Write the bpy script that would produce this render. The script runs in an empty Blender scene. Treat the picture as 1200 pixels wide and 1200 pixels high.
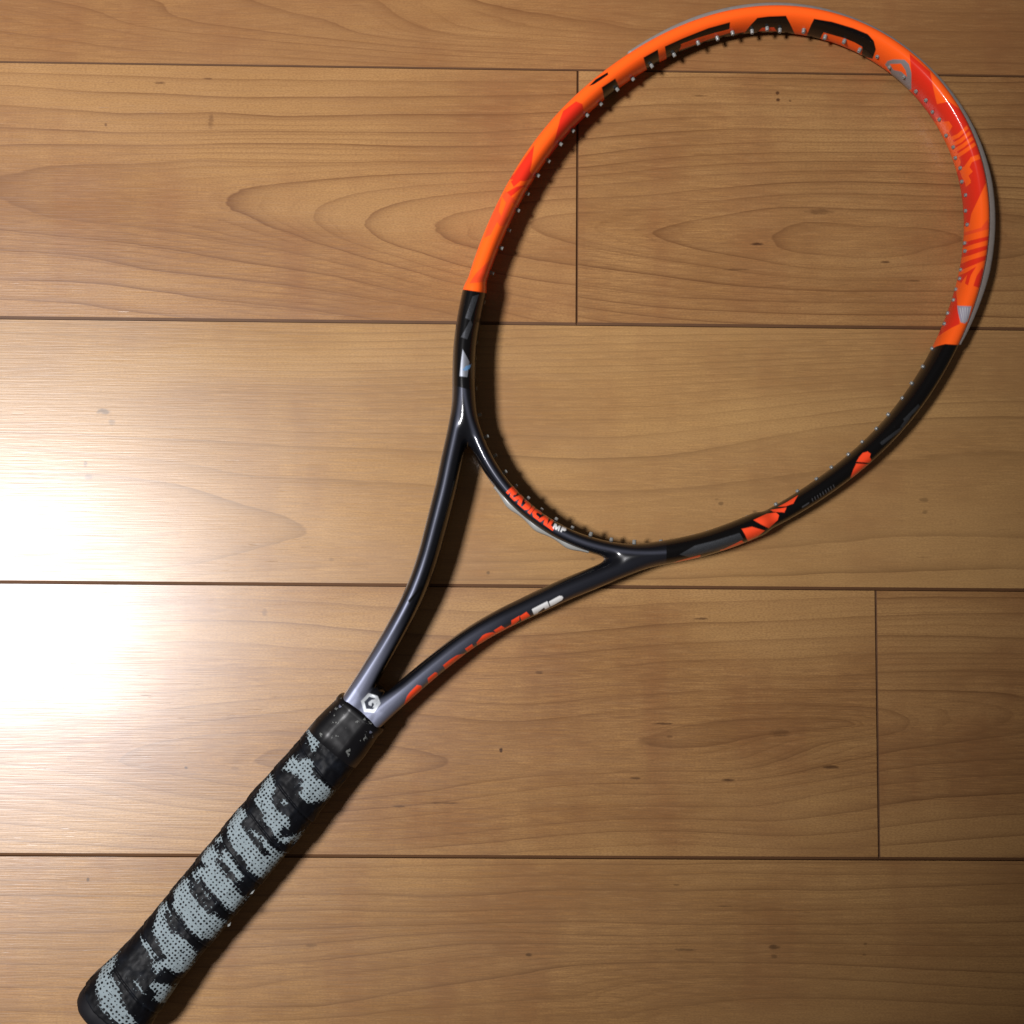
import bpy, math
import numpy as np
from mathutils import Matrix, Vector
rng = np.random.default_rng(7)
S = 0.001                                    # millimetres -> metres
scn = bpy.context.scene

# ------------------------------------------------------------------ camera
FPX = 1347.0
CA, CB, CC = math.radians(3.80889), math.radians(-0.82149), math.radians(0.45355)
CH, CX, CY = 633.3, 0.0, -293.58
def _rot(a, b, c):
    ca, sa, cb, sb, cc, sc = math.cos(a), math.sin(a), math.cos(b), math.sin(b), math.cos(c), math.sin(c)
    Rx = np.array([[1, 0, 0], [0, ca, -sa], [0, sa, ca]])
    Ry = np.array([[cb, 0, sb], [0, 1, 0], [-sb, 0, cb]])
    Rz = np.array([[cc, -sc, 0], [sc, cc, 0], [0, 0, 1]])
    return Rz @ Ry @ Rx
CR = _rot(CA, CB, CC)
cam = bpy.data.cameras.new('camera')
cam.sensor_width = 36.0
cam.lens = FPX / 1200.0 * 36.0
cam.clip_start = 0.01
cam.clip_end = 50.0
cam_o = bpy.data.objects.new('camera', cam)
scn.collection.objects.link(cam_o)
M4 = Matrix([[*CR[i], (CX, CY, CH)[i] * S] for i in range(3)] + [[0, 0, 0, 1]])
cam_o.matrix_world = M4
scn.camera = cam_o

# ------------------------------------------------------------------ world and lamp
w = bpy.data.worlds.new('World'); scn.world = w; w.use_nodes = True
bg = w.node_tree.nodes['Background']
bg.inputs['Color'].default_value = (1.0, 0.80, 0.62, 1)
bg.inputs['Strength'].default_value = 0.085

LAMP = (-1290.0, -375.0, 2400.0)
AIM = (-525.0, -15.0, 0.0)
ld = bpy.data.lights.new('ceiling_lamp', 'SPOT')
ld.energy = 485.0
ld.color = (1.0, 0.98, 0.99)
ld.shadow_soft_size = 0.23
ld.spot_size = math.radians(35.2)
ld.spot_blend = 0.33
lo = bpy.data.objects.new('ceiling_lamp', ld)
scn.collection.objects.link(lo)
lo.location = [c * S for c in LAMP]
lo.rotation_euler = (Vector(AIM) - Vector(LAMP)).to_track_quat('-Z', 'Y').to_euler()

scn.cycles.caustics_reflective = False
scn.cycles.caustics_refractive = False
scn.cycles.sample_clamp_indirect = 1.5
scn.view_settings.view_transform = 'Standard'
scn.view_settings.look = 'None'
scn.view_settings.exposure = 0.0
scn.view_settings.gamma = 1.0
scn.render.resolution_x = 1024; scn.render.resolution_y = 1024

# ------------------------------------------------------------------ helpers
def ray(px):
    px = np.atleast_2d(np.asarray(px, float))
    d = np.stack([(px[:, 0] - 600) / FPX, -(px[:, 1] - 600) / FPX, -np.ones(len(px))], 1) @ CR.T
    return d
def floor_pt(px):
    d = ray(px); t = -CH / d[:, 2]
    return np.stack([CX + d[:, 0] * t, CY + d[:, 1] * t], 1)

def mesh_obj(name, verts, faces, mat=None, parent=None, smooth=True, mats=None, midx=None):
    me = bpy.data.meshes.new(name)
    verts = np.asarray(verts, np.float32)
    if isinstance(faces, np.ndarray):
        k = faces.shape[1]; n = len(faces)
        me.vertices.add(len(verts)); me.vertices.foreach_set('co', verts.ravel())
        me.loops.add(n * k); me.loops.foreach_set('vertex_index', faces.astype(np.int32).ravel())
        me.polygons.add(n)
        me.polygons.foreach_set('loop_start', np.arange(0, n * k, k, dtype=np.int32))
        me.update(calc_edges=True)
    else:
        me.from_pydata(verts.tolist(), [], faces)
    me.polygons.foreach_set('use_smooth', np.full(len(me.polygons), smooth))
    for m in (mats or ([mat] if mat else [])):
        me.materials.append(m)
    if midx is not None:
        me.polygons.foreach_set('material_index', np.asarray(midx, np.int32))
    me.update()
    o = bpy.data.objects.new(name, me)
    scn.collection.objects.link(o)
    if parent: o.parent = parent
    return o

class NT:
    """small helper for building node trees"""
    def __init__(s, name):
        s.m = bpy.data.materials.new(name); s.m.use_nodes = True
        s.t = s.m.node_tree; s.b = s.t.nodes['Principled BSDF']
    def n(s, typ, **kw):
        nd = s.t.nodes.new(typ)
        for k, v in kw.items():
            if k.startswith('i_'): 
                key = k[2:]; key = int(key) if key.isdigit() else key
                s.put(nd.inputs[key], v)
            else: setattr(nd, k, v)
        return nd
    def put(s, sock, v):
        if isinstance(v, bpy.types.NodeSocket): s.t.links.new(v, sock)
        else: sock.default_value = v
    def math(s, op, a, b=0.0, c=0.0, clamp=False):
        nd = s.t.nodes.new('ShaderNodeMath'); nd.operation = op; nd.use_clamp = clamp
        for k, v in enumerate((a, b, c)): s.put(nd.inputs[k], v)
        return nd.outputs[0]
    def mix(s, f, a, b, blend='MIX'):
        nd = s.t.nodes.new('ShaderNodeMix'); nd.data_type = 'RGBA'; nd.blend_type = blend
        s.put(nd.inputs[0], f); s.put(nd.inputs[6], a); s.put(nd.inputs[7], b)
        return nd.outputs[2]
    def noise(s, vec, scale, detail=2.0, rough=0.5, dist=0.0):
        nd = s.n('ShaderNodeTexNoise'); s.put(nd.inputs['Vector'], vec)
        nd.inputs['Scale'].default_value = scale; nd.inputs['Detail'].default_value = detail
        nd.inputs['Roughness'].default_value = rough; nd.inputs['Distortion'].default_value = dist
        return nd.outputs['Fac']
    def mapping(s, vec, scale=(1, 1, 1), loc=(0, 0, 0)):
        nd = s.n('ShaderNodeMapping'); s.put(nd.inputs['Vector'], vec)
        nd.inputs['Scale'].default_value = scale; nd.inputs['Location'].default_value = loc
        return nd.outputs[0]
    def ramp(s, f, lo, hi, a=0.0, b=1.0, smooth=True):
        nd = s.n('ShaderNodeMapRange'); nd.interpolation_type = 'SMOOTHSTEP' if smooth else 'LINEAR'
        s.put(nd.inputs[0], f); nd.inputs[1].default_value = lo; nd.inputs[2].default_value = hi
        s.put(nd.inputs[3], a); s.put(nd.inputs[4], b)
        return nd.outputs[0]

def simple(name, col, rough=0.5, metal=0.0, coat=0.0, spec=0.5, trans=0.0):
    t = NT(name); b = t.b
    b.inputs['Base Color'].default_value = (*col, 1)
    b.inputs['Roughness'].default_value = rough
    b.inputs['Metallic'].default_value = metal
    b.inputs['Coat Weight'].default_value = coat
    b.inputs['Coat Roughness'].default_value = 0.08
    b.inputs['Specular IOR Level'].default_value = spec
    b.inputs['Transmission Weight'].default_value = trans
    return t

# ------------------------------------------------------------------ floor: annual-ring fields of the planks
# ring lines seen on each row of planks, as (ring number, points); between them the field is interpolated
GRAIN = {}
GRAIN['A'] = [
 (0,[(0,68),(60,70),(200,75)]),(1,[(0,52),(50,57),(130,66),(250,72),(400,78)]),(2,[(0,37),(60,45),(130,55),(220,62),(400,71),(560,78)]),
 (3,[(0,5),(80,20),(150,35),(220,45),(300,54),(400,62),(500,70),(700,80)]),(4,[(60,0),(110,12),(150,28),(200,37),(300,46),(400,54),(500,62),(650,70)]),
 (5,[(190,0),(197,14),(220,22),(260,30),(350,42),(500,56),(600,62),(800,70),(1100,85)]),(6,[(300,0),(330,10),(400,25),(440,42),(520,52),(620,56),(800,62),(1100,72)]),
 (7,[(450,0),(455,12),(480,25),(520,38),(600,45),(700,52),(1150,55)]),(8,[(560,0),(600,10),(650,18),(700,25),(750,34),(1150,36)]),(9,[(700,-5),(800,2),(1000,8),(1150,15)]),
 (10,[(700,-60),(1000,-40),(1200,-30)]),(9,[(300,-60),(100,-60)])]
GRAIN['B'] = [
 (0,[(905,282),(915,268),(935,262),(957,258),(985,263),(1020,266),(1065,266),(1090,267),(1115,274),(1130,279),(1085,290),(1060,300),(1025,303),(980,300),(930,296)]),
 (-1,[(1000,280),(1050,281)]),
 (1,[(760,272),(780,264),(847,252),(913,242),(947,242),(1000,245),(1100,246),(1180,250),(780,283),(830,295),(880,303),(943,315),(1000,317),(1060,312),(1160,305)]),
 (2,[(616,261),(640,252),(700,247),(780,243),(860,232),(960,226),(1060,228),(1180,232),(640,276),(680,288),(740,299),(780,306),(850,316),(940,326),(1100,328)]),
 (3,[(508,264),(530,252),(580,242),(640,234),(720,230),(780,227),(860,219),(960,213),(1060,214),(1150,218),(520,277),(550,289),(610,301),(680,311),(780,325),(900,338),(1100,342)]),
 (4,[(425,262),(440,248),(470,237),(510,229),(570,223),(650,218),(780,208),(950,200),(1120,203),(435,277),(460,288),(510,303),(540,312),(600,325),(680,335),(780,348),(950,355),(1150,357)]),
 (5,[(368,250),(385,236),(410,228),(460,220),(540,214),(600,211),(700,205),(800,195),(1100,190),(372,262),(395,278),(430,291),(480,306),(540,325),(600,337),(680,349),(800,362),(1100,370)]),
 (6,[(263,238),(272,226),(300,219),(350,212),(400,207),(500,202),(600,200),(700,194),(800,183),(1000,178),(270,246),(300,258),(350,276),(400,292),(450,308),(500,322),(560,337),(650,355),(750,370)]),
 (7,[(0,206),(30,202),(50,194),(100,193),(150,191),(250,187),(300,189),(400,190),(550,188),(700,180),(850,168),(1000,166),(1180,170),(0,237),(30,246),(70,258),(120,263),(200,272),(270,284),(330,295),(400,310),(470,328),(540,344),(640,364)]),
 (6.5,[(120,228)]),
 (8,[(0,169),(100,169),(200,169),(280,167),(400,168),(550,170),(700,160),(850,150),(1180,150),(0,270),(60,276),(130,283),(200,293),(270,306),(330,314),(400,326),(480,345),(560,358)]),
 (9,[(0,148),(70,151),(150,156),(220,155),(300,153),(400,154),(560,155),(700,145),(850,136),(1180,136),(0,295),(100,301),(160,314),(230,323),(300,331),(400,344),(500,362)]),
 (10,[(0,122),(60,127),(150,132),(250,131),(330,136),(400,134),(500,133),(600,133),(780,122),(900,122),(1050,124),(1180,122),(0,328),(80,331),(150,337),(220,348),(300,357),(420,373)]),
 (11,[(0,98),(60,103),(100,107),(200,109),(260,113),(400,113),(520,112),(650,110),(780,103),(1180,108),(0,352),(100,358),(200,371)]),
 (12,[(0,84),(300,92),(700,94),(1180,96)])]
GRAIN['C'] = [
 (-1,[(0,625),(150,624),(230,623)]),(-2,[(-100,620),(0,640)]),
 (0,[(200,565),(250,582),(300,595),(340,607),(360,615),(367,622),(355,627),(310,640),(270,652),(230,662)]),
 (0.5,[(600,620),(900,602),(1180,585)]),
 (1,[(100,530),(270,555),(400,560),(500,567),(680,575),(800,571),(860,566),(950,552),(1050,540),(1180,530),(230,674),(400,664),(600,660),(800,648),(950,640),(1050,630),(1200,632)]),
 (2,[(0,505),(230,515),(400,524),(550,530),(680,536),(800,530),(860,520),(900,511),(970,500),(1030,493),(1180,488),(400,683),(600,680),(800,679),(1000,672),(1200,668)]),
 (3,[(200,500),(400,507),(580,508),(700,512),(800,505),(950,487),(1180,470)]),(4,[(200,486),(400,492),(600,491),(750,490),(860,481),(960,470),(1180,455)]),
 (6,[(0,470),(200,467),(400,470),(600,464),(700,466),(800,460),(900,453),(1180,440)]),(8,[(0,455),(200,449),(400,452),(640,446),(800,441),(1180,425)]),
 (10,[(0,442),(400,435),(600,430),(800,426),(1180,412)]),(12,[(0,420),(400,417),(700,412),(1100,402)]),(14,[(0,388),(200,396),(400,400),(700,393),(1180,390)])]
GRAIN['D'] = [
 (0,[(298,890),(310,883),(335,876),(400,884),(420,892),(380,903),(320,902)]),
 (1,[(140,890),(155,880),(180,870),(230,862),(290,858),(350,858),(420,870),(490,878),(515,884),(530,890),(520,896),(490,905),(450,912),(380,925),(150,898),(190,907),(240,915),(290,923)]),
 (1.3,[(620,880)]),(0.8,[(850,862),(950,845),(1000,848)]),
 (2,[(0,878),(100,866),(200,850),(300,838),(380,828),(450,832),(520,838),(600,845),(700,836),(800,828),(900,826),(980,827),(1028,829),(1050,834),(1063,843),(1063,850),(1050,859),(1028,864),(985,867),(965,873),(940,883),(900,898),(850,906),(800,904),(700,908),(640,910),(520,925),(450,935),(280,940),(200,930),(130,915),(80,905),(0,897)]),
 (3,[(0,855),(150,835),(300,820),(450,815),(600,825),(700,817),(800,810),(900,806),(1028,808),(1120,808),(1200,815),(0,915),(100,925),(200,945),(300,955),(450,947),(520,941),(600,930),(680,919),(800,918),(900,912),(960,899),(1028,885),(1110,872),(1200,860)]),
 (4,[(0,835),(150,815),(300,803),(600,808),(800,793),(920,794),(1028,788),(1200,787),(0,930),(200,957),(300,966),(450,960),(600,942),(700,932),(800,931),(900,926),(1000,910),(1060,900),(1200,890)]),
 (5,[(0,800),(300,782),(600,790),(700,783),(800,773),(900,772),(1028,765),(1200,765),(0,947),(200,969),(450,973),(600,957),(700,947),(800,945),(880,946),(960,931),(1028,920),(1200,908)]),
 (6,[(0,770),(200,752),(600,770),(800,753),(1200,748),(0,965),(200,982),(450,985),(600,971),(800,960),(900,963),(1028,947),(1200,930)]),
 (7,[(0,745),(250,725),(600,745),(800,730),(900,728),(1028,721),(1200,717),(0,985),(450,997),(600,985),(800,974),(920,981),(1028,970),(1200,955)]),
 (8,[(0,715),(200,702),(600,716),(800,706),(1200,700),(600,1000),(800,990),(1200,980)])]
GRAIN['E'] = [
 (0,[(0,1018),(400,1018),(800,1014),(1200,1014)]),
 (1,[(0,1033),(370,1030),(450,1028),(550,1030),(650,1026),(750,1027),(840,1023),(950,1025),(1100,1025)]),
 (2,[(0,1050),(330,1050),(400,1048),(500,1051),(600,1048),(650,1043),(760,1045),(850,1044),(1000,1044),(1080,1040),(1200,1036)]),
 (3,[(0,1070),(330,1068),(400,1066),(600,1067),(780,1068),(900,1067),(1050,1066),(1200,1060)]),
 (4,[(0,1095),(270,1090),(400,1088),(520,1085),(600,1082),(700,1081),(830,1084),(1000,1084),(1200,1080)]),
 (5,[(0,1112),(280,1112),(400,1104),(460,1098),(560,1092),(650,1096),(760,1098),(880,1096),(1200,1098)]),
 (6,[(0,1131),(110,1132),(250,1134),(350,1128),(450,1118),(560,1106),(650,1107),(720,1107),(800,1106),(950,1106),(1200,1108)]),
 (7,[(0,1145),(250,1160),(350,1147),(450,1137),(560,1122),(650,1117),(740,1117),(800,1115),(860,1117),(950,1116),(1040,1120),(1200,1122)]),
 (8,[(0,1158),(90,1158),(380,1180),(420,1172),(500,1160),(600,1145),(650,1134),(720,1130),(800,1128),(1200,1142)]),
 (9,[(0,1185),(350,1195),(450,1187),(560,1178),(630,1166),(680,1175),(690,1170),(705,1160),(760,1150),(850,1146),(1200,1160)]),
 (10,[(0,1215),(400,1215),(650,1195),(740,1195),(750,1185),(900,1170),(1200,1180)])]
XS = 6.0
def tps(P, Q=None):
    d2 = (((P[:, None, 0] - Q[None, :, 0]) / XS) ** 2 + (P[:, None, 1] - Q[None, :, 1]) ** 2) / 400.0
    return np.where(d2 > 0, d2 * np.log(np.maximum(d2, 1e-12)) * 0.5, 0)
class Field:
    def __init__(s, lines):
        P, V = [], []
        for v, pts in lines:
            wpt = floor_pt(pts)
            for q in wpt: P.append(q); V.append(v)
        s.P = np.array(P); V = np.array(V, float); n = len(V)
        A = np.zeros((n + 3, n + 3)); A[:n, :n] = tps(s.P, s.P) + np.eye(n) * 0.02
        L = np.c_[np.ones(n), s.P[:, 0] / 600, s.P[:, 1] / 100]
        A[:n, n:] = L; A[n:, :n] = L.T
        s.w = np.linalg.solve(A, np.r_[V, 0, 0, 0])
    def __call__(s, Q):
        n = len(s.P); out = np.empty(len(Q))
        for i in range(0, len(Q), 8000):
            q = Q[i:i + 8000]
            out[i:i + 8000] = tps(q, s.P) @ s.w[:n] + np.c_[np.ones(len(q)), q[:, 0] / 600, q[:, 1] / 100] @ s.w[n:]
        return out

def wood(name, seed, marks, tone=0.0, line=1.0, hue=0.0):
    t = NT(name)
    tc = t.n('ShaderNodeTexCoord').outputs['Object']
    base = t.mapping(tc, (1, 1, 1), (seed * 1.7, seed * 3.1, 0))
    ring = t.n('ShaderNodeAttribute', attribute_name='ring').outputs['Fac']
    wob = t.noise(t.mapping(base, (14, 70, 1)), 1.0, 4, 0.6)
    R = t.math('ADD', ring, t.math('MULTIPLY', t.math('SUBTRACT', wob, 0.5), 0.26))
    # strong rings: soft on the early-wood side, crisp on the other
    fr = t.math('FRACT', R)
    l1 = t.math('POWER', fr, 9.0)
    l1 = t.math('MULTIPLY', l1, t.ramp(fr, 0.975, 1.0, 1.0, 0.0))
    rid = t.math('FLOOR', R)
    per = t.n('ShaderNodeTexWhiteNoise', noise_dimensions='1D'); t.put(per.inputs['W'], t.math('ADD', rid, seed * 11.3))
    mod = t.ramp(t.noise(t.mapping(base, (7, 26, 1)), 1.0, 3), 0.3, 0.62, 0.4, 1.0)
    l1 = t.math('MULTIPLY', l1, t.math('MULTIPLY', mod, t.math('MULTIPLY_ADD', per.outputs['Value'], 0.6, 0.5)))
    # fine rings between them
    R4 = t.math('MULTIPLY', t.math('ADD', R, t.math('MULTIPLY', t.noise(t.mapping(base, (3, 50, 1), (5, 2, 0)), 1.0, 2), 0.5)), 3.0)
    f4 = t.math('FRACT', R4)
    l4 = t.math('MULTIPLY', t.math('POWER', f4, 5.0), t.ramp(f4, 0.93, 1.0, 1.0, 0.0))
    l4 = t.math('MULTIPLY', l4, t.ramp(t.noise(t.mapping(base, (5, 18, 1), (9, 4, 0)), 1.0, 3), 0.42, 0.66, 0.0, 0.8))
    # fibres, pores, blotches
    fib = t.noise(t.mapping(base, (28, 1300, 1)), 1.0, 3, 0.65)
    fib2 = t.noise(t.mapping(base, (60, 520, 1), (3, 3, 0)), 1.0, 2, 0.6)
    speck = t.noise(t.mapping(base, (700, 1900, 1)), 1.0, 1, 0.5)
    pore = t.ramp(t.noise(t.mapping(base, (70, 1000, 1), (1, 8, 0)), 1.0, 1.5, 0.5), 0.66, 0.78, 0.0, 1.0)
    pore = t.math('MULTIPLY', pore, t.ramp(t.noise(t.mapping(base, (9, 30, 1), (2, 7, 0)), 1.0, 1), 0.45, 0.62, 0.0, 1.0))
    blot = t.noise(t.mapping(base, (9, 20, 1), (6, 1, 0)), 1.0, 3, 0.55)
    figure = t.noise(t.mapping(base, (34, 7, 1), (2, 9, 0)), 1.0, 3, 0.6)
    light = (0.390, 0.208, 0.083, 1); dark = (0.272, 0.132, 0.048, 1); rosy = (0.250, 0.106, 0.042, 1)
    c = t.mix(t.ramp(blot, 0.32, 0.68), light, dark)
    c = t.mix(t.ramp(figure, 0.42, 0.70, 0.0, 0.70), c, rosy)
    c = t.mix(t.ramp(fib, 0.32, 0.68, 0.0, 0.55), c, (0.190, 0.090, 0.037, 1))
    fib3 = t.noise(t.mapping(base, (80, 2400, 1), (4, 6, 0)), 1.0, 2, 0.6)
    c = t.mix(t.ramp(fib3, 0.40, 0.64, 0.0, 0.55), c, (0.165, 0.078, 0.032, 1))
    tone2 = t.noise(t.mapping(base, (3.5, 14, 1), (8, 8, 0)), 1.0, 3, 0.55)
    c = t.mix(t.ramp(tone2, 0.42, 0.66, 0.0, 0.62), c, (0.425, 0.248, 0.105, 1))
    c = t.mix(t.ramp(fib2, 0.45, 0.8, 0.0, 0.25), c, (0.47, 0.27, 0.125, 1))
    c = t.mix(t.ramp(speck, 0.38, 0.66, 0.0, 0.38), c, (0.17, 0.085, 0.038, 1))
    early = t.math('MULTIPLY', t.math('POWER', fr, 2.0), 0.16)
    c = t.mix(early, c, (0.20, 0.095, 0.04, 1))
    c = t.mix(t.math('MULTIPLY', l4, 0.72 * line, clamp=True), c, (0.120, 0.050, 0.018, 1))
    c = t.mix(t.math('MULTIPLY', l1, 0.88 * line, clamp=True), c, (0.095, 0.037, 0.013, 1))
    c = t.mix(t.math('MULTIPLY', pore, 0.5), c, (0.10, 0.042, 0.016, 1))
    # knots and flecks of this plank
    sx = t.n('ShaderNodeSeparateXYZ'); t.put(sx.inputs[0], tc)
    for (mx, my, rx, ry, st) in marks:
        q = floor_pt((mx, my))[0] * S
        dx = t.math('MULTIPLY', t.math('SUBTRACT', sx.outputs[0], float(q[0])), 1 / (rx * 0.8 * S / 2.1))
        dy = t.math('MULTIPLY', t.math('SUBTRACT', sx.outputs[1], float(q[1])), 1 / (ry * 0.75 * S / 2.1))
        dd = t.math('ADD', t.math('MULTIPLY', dx, dx), t.math('MULTIPLY', dy, dy))
        dd = t.math('ADD', dd, t.math('MULTIPLY', t.math('SUBTRACT', t.noise(t.mapping(base, (300, 600, 1)), 1.0, 2), 0.5), 2.0))
        c = t.mix(t.ramp(dd, 0.0, 1.3, min(1.0, st * 1.15), 0.0), c, (0.055, 0.022, 0.009, 1))
    if hue:
        c = t.mix(abs(hue), c, (0.26, 0.105, 0.042, 1) if hue < 0 else (0.43, 0.265, 0.115, 1))
    if tone:
        c = t.mix(abs(tone), c, (0.20, 0.10, 0.045, 1) if tone < 0 else (0.46, 0.30, 0.16, 1))
    c = t.mix(1.0, c, (1.0, 1.0, 0.90, 1), 'MULTIPLY')
    t.put(t.b.inputs['Base Color'], c)
    t.put(t.b.inputs['Roughness'], t.math('ADD', t.ramp(fib, 0.2, 0.8, 0.25, 0.33), t.ramp(t.noise(t.mapping(base, (6, 16, 1), (3, 5, 0)), 1.0, 3), 0.35, 0.65, 0.0, 0.05)))
    t.b.inputs['Specular IOR Level'].default_value = 0.48
    t.b.inputs['Coat Weight'].default_value = 0.0
    bmp = t.n('ShaderNodeBump'); bmp.inputs['Strength'].default_value = 0.22; bmp.inputs['Distance'].default_value = 0.0002
    hgt = t.math('ADD', t.math('MULTIPLY', fib, 1.0), t.math('ADD', t.math('MULTIPLY', fib2, 0.5), t.math('MULTIPLY', pore, -0.6)))
    t.put(bmp.inputs['Height'], hgt)
    t.put(t.b.inputs['Normal'], bmp.outputs[0])
    return t.m

gr = NT('groove_stain')
gtc = gr.n('ShaderNodeTexCoord').outputs['Object']
gn = gr.noise(gr.mapping(gtc, (60, 400, 400)), 1.0, 3)
gr.put(gr.b.inputs['Base Color'], gr.mix(gn, (0.075, 0.032, 0.012, 1), (0.115, 0.053, 0.022, 1)))
gr.b.inputs['Roughness'].default_value = 0.55
gr.b.inputs['Specular IOR Level'].default_value = 0.25
groove_m = gr.m

floor = bpy.data.objects.new('floor', None); scn.collection.objects.link(floor)
floor['kind'] = 'structure'
PW = 146.4
def plank(row_y0, x0, x1, field, mat, z=0.0, g_top=0.22, g_bot=1.5, g_side=0.55):
    """one board between y=row_y0 (top edge) and row_y0-PW; bevelled edges"""
    cx, cy = (x0 + x1) / 2, row_y0 - PW / 2
    gap = 0.12
    X0, X1, Y1, Y0 = x0 + gap, x1 - gap, row_y0 - gap, row_y0 - PW + gap
    bx = g_side
    step = 2.5
    xs = np.r_[X0, X0, X0 + bx, np.linspace(X0 + bx, X1 - bx, max(2, int((x1 - x0) / step)))[1:-1], X1 - bx, X1, X1]
    ys = np.r_[Y0, Y0, Y0 + g_bot, np.linspace(Y0 + g_bot, Y1 - g_top, 60)[1:-1], Y1 - g_top, Y1, Y1]
    nx, ny = len(xs), len(ys)
    ix = np.arange(nx); iy = np.arange(ny)
    def lev(i, n):
        r = np.zeros(n); r[0] = r[-1] = -6.0; r[1] = r[-2] = -0.5; return r
    zx, zy = lev(ix, nx), lev(iy, ny)
    Z = np.minimum(zx[None, :], zy[:, None]) + z
    XX, YY = np.meshgrid(xs, ys)
    V = np.stack([XX.ravel(), YY.ravel(), Z.ravel()], 1)
    j, i = np.meshgrid(np.arange(ny - 1), np.arange(nx - 1), indexing='ij')
    a = (j * nx + i).ravel(); F = np.stack([a, a + 1, a + nx + 1, a + nx], 1)
    edge = ((i < 2) | (i >= nx - 3) | (j < 2) | (j >= ny - 3)).ravel()
    o = mesh_obj('plank', V * S, F, parent=floor, smooth=False, mats=[mat, groove_m], midx=edge.astype(int))
    tl = rng.uniform(-0.0011, 0.0011, 2)
    o.rotation_euler = (tl[0], tl[1], 0)
    zc = tl[0] * cy - tl[1] * cx
    o.location = (0, 0, -(zc + 0.12) * S)
    val = field(V[:, :2])
    at = o.data.attributes.new('ring', 'FLOAT', 'POINT'); at.data.foreach_set('value', val.astype(np.float32))
    return o

JB = floor_pt([(676.4, 230)])[0][0]
JD = floor_pt([(1028.2, 850)])[0][0]
MK = {
 'A': [],
 'B1': [(188, 97, 9, 2.2, .75), (244, 92, 7, 1.8, .6), (124, 146, 2, 3, .6), (247, 142, 4.5, 13, .42)],
 'B2': [(911, 109, 3.2, 3.0, .85), (912, 117, 3.6, 3.4, .9), (926, 118, 2, 2, .5), (820, 112, 12, 1.6, .5), (887, 286, 10, 2.6, .9), (960, 248, 22, 5, .45), (1037, 307, 10, 1.8, .7), (1070, 329, 14, 1.6, .5), (862, 316, 22, 1.8, .5)],
 'C': [(121, 482, 11, 5, 1.0), (131, 495, 6, 5, .6), (100, 544, 3.4, 5, 1.0), (104, 559, 8, 4.5, 1.1), (572, 671, 3, 3.4, .8), (695, 655, 4, 3, .5), (388, 656, 5, 3, .4), (845, 590, 5, 3, .65), (885, 600, 4, 3, .6), (1083, 586, 7, 4, .5), (1084, 600, 5, 3, .45), (840, 585, 3, 2, .4)],
 'D1': [(587, 879, 2.6, 4, 1.0), (218, 900, 3.2, 2.4, .9), (310, 718, 4, 6, .35), (277, 900, 8, 3, .3), (632, 788, 7, 3, .55), (778, 848, 18, 1.8, .65), (785, 863, 5, 2, .4), (745, 912, 9, 1.8, .6), (520, 941, 28, 1.8, .45), (468, 945, 10, 2, .5), (822, 725, 12, 1.8, .6), (853, 914, 10, 2.4, .7), (915, 859, 16, 7, .33), (973, 899, 13, 3.0, .7)],
 'D2': [],
 'E': [(103, 1031, 2.6, 3.6, .85), (620, 1119, 5, 3, .75), (907, 1110, 9, 4, .7), (907, 1121, 5, 4, .5), (1014, 1106, 3, 2, .5), (1013, 1119, 3, 2, .4), (365, 1108, 9, 3, .35), (803, 1113, 16, 2.4, .5), (850, 1062, 12, 1.3, .5), (793, 1037, 5, 2.2, .4)],
}
XL, XR = -470.0, 470.0
fA, fB, fC, fD, fE = (Field(GRAIN[k]) for k in 'ABCDE')
plain = lambda q: q[:, 1] / 11.0 + 2.2 * np.sin(q[:, 0] / 170.0) + 0.8 * np.sin(q[:, 0] / 61.0 + q[:, 1] / 40)
mA = wood('wood_upper_row', 1.0, MK['A'], tone=-0.12, hue=-0.25)
mB1 = wood('wood_second_row', 2.0, MK['B1'], line=1.2, hue=-0.18)
mB2 = wood('wood_second_row_right', 2.4, MK['B2'], tone=-0.04, line=1.2, hue=-0.05)
mC = wood('wood_middle_row', 3.1, MK['C'], line=0.95, hue=0.22)
mD1 = wood('wood_fourth_row', 4.3, MK['D1'], line=0.9)
mD2 = wood('wood_fourth_row_right', 5.2, MK['D2'], tone=-0.1, line=0.9)
mE = wood('wood_lower_row', 6.4, MK['E'], line=0.95, hue=0.08)
mX = wood('wood_outer_rows', 8.8, [])
plank(PW * 2, XL, XR, plain, mX)
plank(PW, XL, XR, fA, mA, g_bot=0.75)
plank(0, XL, JB, fB, mB1)
plank(0, JB, XR, fB, mB2)
plank(-PW, XL, XR, fC, mC)
plank(-2 * PW, XL, JD, fD, mD1)
plank(-2 * PW, JD, XR, fD, mD2)
plank(-3 * PW, XL, XR, fE, mE)
plank(-4 * PW, XL, XR, plain, mX)
# board under the planks, seen only in the joints
sub = mesh_obj('subfloor', np.array([(XL, -5 * PW, -5), (XR, -5 * PW, -5), (XR, 2 * PW, -5), (XL, 2 * PW, -5)]) * S, [(0, 1, 2, 3)], groove_m, floor)

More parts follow.
